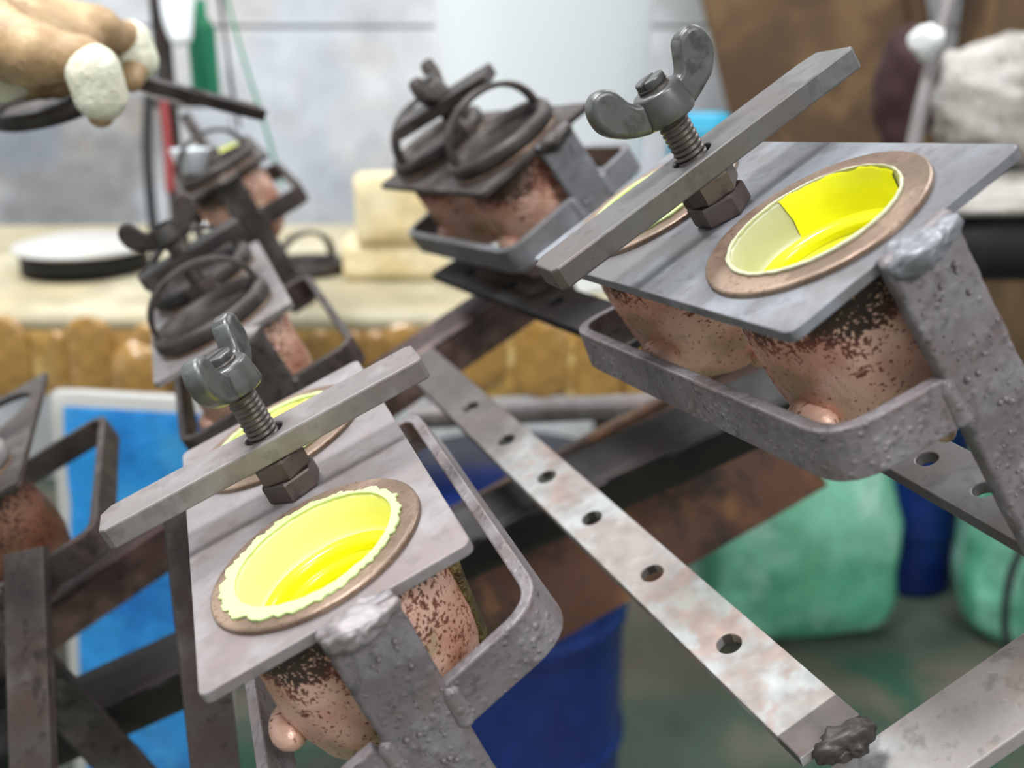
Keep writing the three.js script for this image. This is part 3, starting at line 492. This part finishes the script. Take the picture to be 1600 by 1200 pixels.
// ------------------------------------------------------------------ upper left: bottle, hoses, held bar, hand
{
  const t = thing('green_bottle', 'green bottle standing upright at upper left against the pale wall', 'bottle', null, new THREE.Matrix4().setPosition(at(323, 150, 1.5).add(V(0, .001, 0))));
  const g = lathe([[0, 0], [.0175, 0], [.019, .003], [.019, .085], [.012, .1], [.009, .104], [.009, .125], [0, .125]], 32); rotX(g, -Math.PI / 2); part('bottle_body', g, M.greenBottle, t);
  const c = thing('hose_post', 'dark post with hoses beside the green bottle at upper left', 'post', null, new THREE.Matrix4().copy(standing(286, 404, TY + .001))); part('post_body', block(.022, .62, .02, .002, .05, .001).translate(0, .31, 0), M.dark, c);
  part('shelf', block(.09, .012, .08, .002, .05, .001).translate(.04, at(323, 150, 1.5).y - .006 - TY, .05), M.dark, c);
  for (const [name, label, mat, r, pts] of [
    ['white_hose', 'white hose curving down at the top left of the post', M.white, .012, [[262, -40], [268, 30], [283, 62], [292, -30]]],
    ['black_hose', 'black hose hanging straight down left of the post', M.rubber, .007, [[232, 150], [230, 230], [236, 320], [244, 400]]],
    ['red_hose', 'thin red hose right of the black hose', M.red, .006, [[256, 160], [262, 220], [266, 300]]],
    ['green_wire', 'thin green wire sagging from the top to the right of the green bottle', M.greenBottle, .002, [[350, -20], [380, 90], [412, 190], [440, 290]]],
    ['grey_wire', 'thin grey wire beside the green wire at upper left', M.rubber, .0022, [[340, -20], [352, 60], [362, 130], [374, 200]]],
  ]) part('hose', tube(pts.map(q => at(q[0], q[1], 1.4)), r, 40, 10), mat, thing(name, label, 'hose'));
  const p = at(196, 112, .715), e = at(410, 168, .80); clampBar(frameOf(p.clone().lerp(e, .5), e.clone().sub(p), V(-.3, .8, .6)), { label: 'dark clamp bar held by the hand at upper left', ang: 0, z: 0, hw: .0085, l0: p.distanceTo(e) / 2, l1: p.distanceTo(e) / 2, mat: M.dark });
  const w = thing('white_cup', 'shiny white cup below the dark held bar at upper left', 'cup', null, new THREE.Matrix4().setPosition(at(300, 270, 1.02))); const cg = lathe([[0, 0], [.012, 0], [.019, .022], [.0175, .022], [.011, .002], [0, .002]], 32); rotX(cg, -Math.PI / 2); part('cup_body', cg, M.white, w);
  const l = thing('dirty_panel', 'blotchy grey panel leaning on the wall behind the left end of the table', 'panel', null, new THREE.Matrix4().setPosition(at(60, 290, 2.1)).multiply(new THREE.Matrix4().makeRotationX(-.1))); part('panel_body', block(.55, .5, .02, .004, .05, .004, 12), M.dirtyWall, l);
}
function field(bones, res, mat) {                                    // one smooth skin over tapered bones [p, q, r0, r1]
  const box = new THREE.Box3(); for (const [p, q, a, b] of bones) { box.expandByPoint(p); box.expandByPoint(q); } box.expandByScalar(.05);
  const c = box.getCenter(V()), s = box.getSize(V()), h = Math.max(s.x, s.y, s.z) / 2, mc = new MarchingCubes(res, mat, false, false, 200000), half = res / 2, P = V(), ab = V();
  for (let k = 0; k < res; k++) for (let j = 0; j < res; j++) for (let i = 0; i < res; i++) {
    P.set((i - half) / half, (j - half) / half, (k - half) / half).multiplyScalar(h).add(c); let d = 1;
    for (const [p, q, r0, r1] of bones) { ab.copy(q).sub(p); const t = Math.max(0, Math.min(1, P.clone().sub(p).dot(ab) / ab.lengthSq())), dd = P.distanceTo(p.clone().addScaledVector(ab, t)) - (r0 + (r1 - r0) * t), kk = .006; const m = Math.max(kk - Math.abs(d - dd), 0) / kk; d = Math.min(d, dd) - m * m * kk * .25; }
    mc.field[i + j * res + k * res * res] = -d;
  }
  mc.isolation = 0; mc.update();
  const g = new THREE.BufferGeometry(); g.setAttribute('position', new THREE.BufferAttribute(mc.positionArray.slice(0, mc.count * 3), 3)); g.setAttribute('normal', new THREE.BufferAttribute(mc.normalArray.slice(0, mc.count * 3), 3));
  g.scale(h, h, h).translate(c.x, c.y, c.z); let m = bare(g); m.computeVertexNormals(); return uvBox(m);
}
{
  const H = .62, J = (x, y, d) => at(x, y, d);
  const t = thing('person', 'bare hand and forearm reaching in at top left, fingers wrapped in cream cloth', 'person');
  const wr = J(-60, 40, .62), k1 = J(150, 48, .68), k2 = J(118, 66, .66), k3 = J(80, 84, .645), k4 = J(40, 98, .63);
  const bones = [[J(-420, -20, .6), wr, .04, .029], [wr, k1, .026, .0155], [wr, k2, .026, .0155], [wr, k3, .026, .0145], [wr, k4, .024, .0135],
    [k1, J(205, 62, .71), .0125, .0105], [J(205, 62, .71), J(216, 96, .715), .0105, .0092], [J(216, 96, .715), J(205, 126, .70), .009, .0075],
    [k2, J(136, 98, .70), .0115, .0098], [J(136, 98, .70), J(112, 124, .695), .0098, .0085], [J(112, 124, .695), J(90, 138, .68), .0085, .007],
    [k3, J(92, 112, .69), .011, .0095], [J(92, 112, .69), J(66, 132, .685), .0095, .008], [J(66, 132, .685), J(46, 142, .67), .008, .0066],
    [k4, J(46, 118, .665), .0098, .0085], [J(46, 118, .665), J(22, 132, .66), .0085, .0074], [J(22, 132, .66), J(4, 138, .65), .0074, .006],
    [wr, J(60, 84, .60), .022, .016], [J(60, 84, .60), J(128, 92, .60), .0145, .0115], [J(128, 92, .60), J(156, 134, .605), .0115, .0105], [J(156, 134, .605), J(157, 178, .61), .0105, .0078]];
  part('hand_and_forearm', field(bones, 100, M.skin), M.skin, t);
  part('finger_wrap', field([[J(146, 112, .60), J(157, 148, .606), .0152, .0148]], 40, M.wrap), M.wrap, t, 'cream cloth wrap on the thumb');
  part('finger_wrap', field([[J(203, 66, .71), J(214, 94, .714), .0142, .014]], 40, M.wrap), M.wrap, t, 'cream cloth wrap on the forefinger');
  part('finger_wrap', field([[J(24, 130, .66), J(4, 138, .65), .0098, .009]], 40, M.wrap), M.wrap, t, 'white cloth wrap on the little finger');
  lid(frameOf(J(80, 176, .69), V(1, .1, .1), V(0, .95, .3)), 0, .3, 'dark ring lid held under the hand at upper left');
}
shade(scene);
renderer.render(scene, camera);
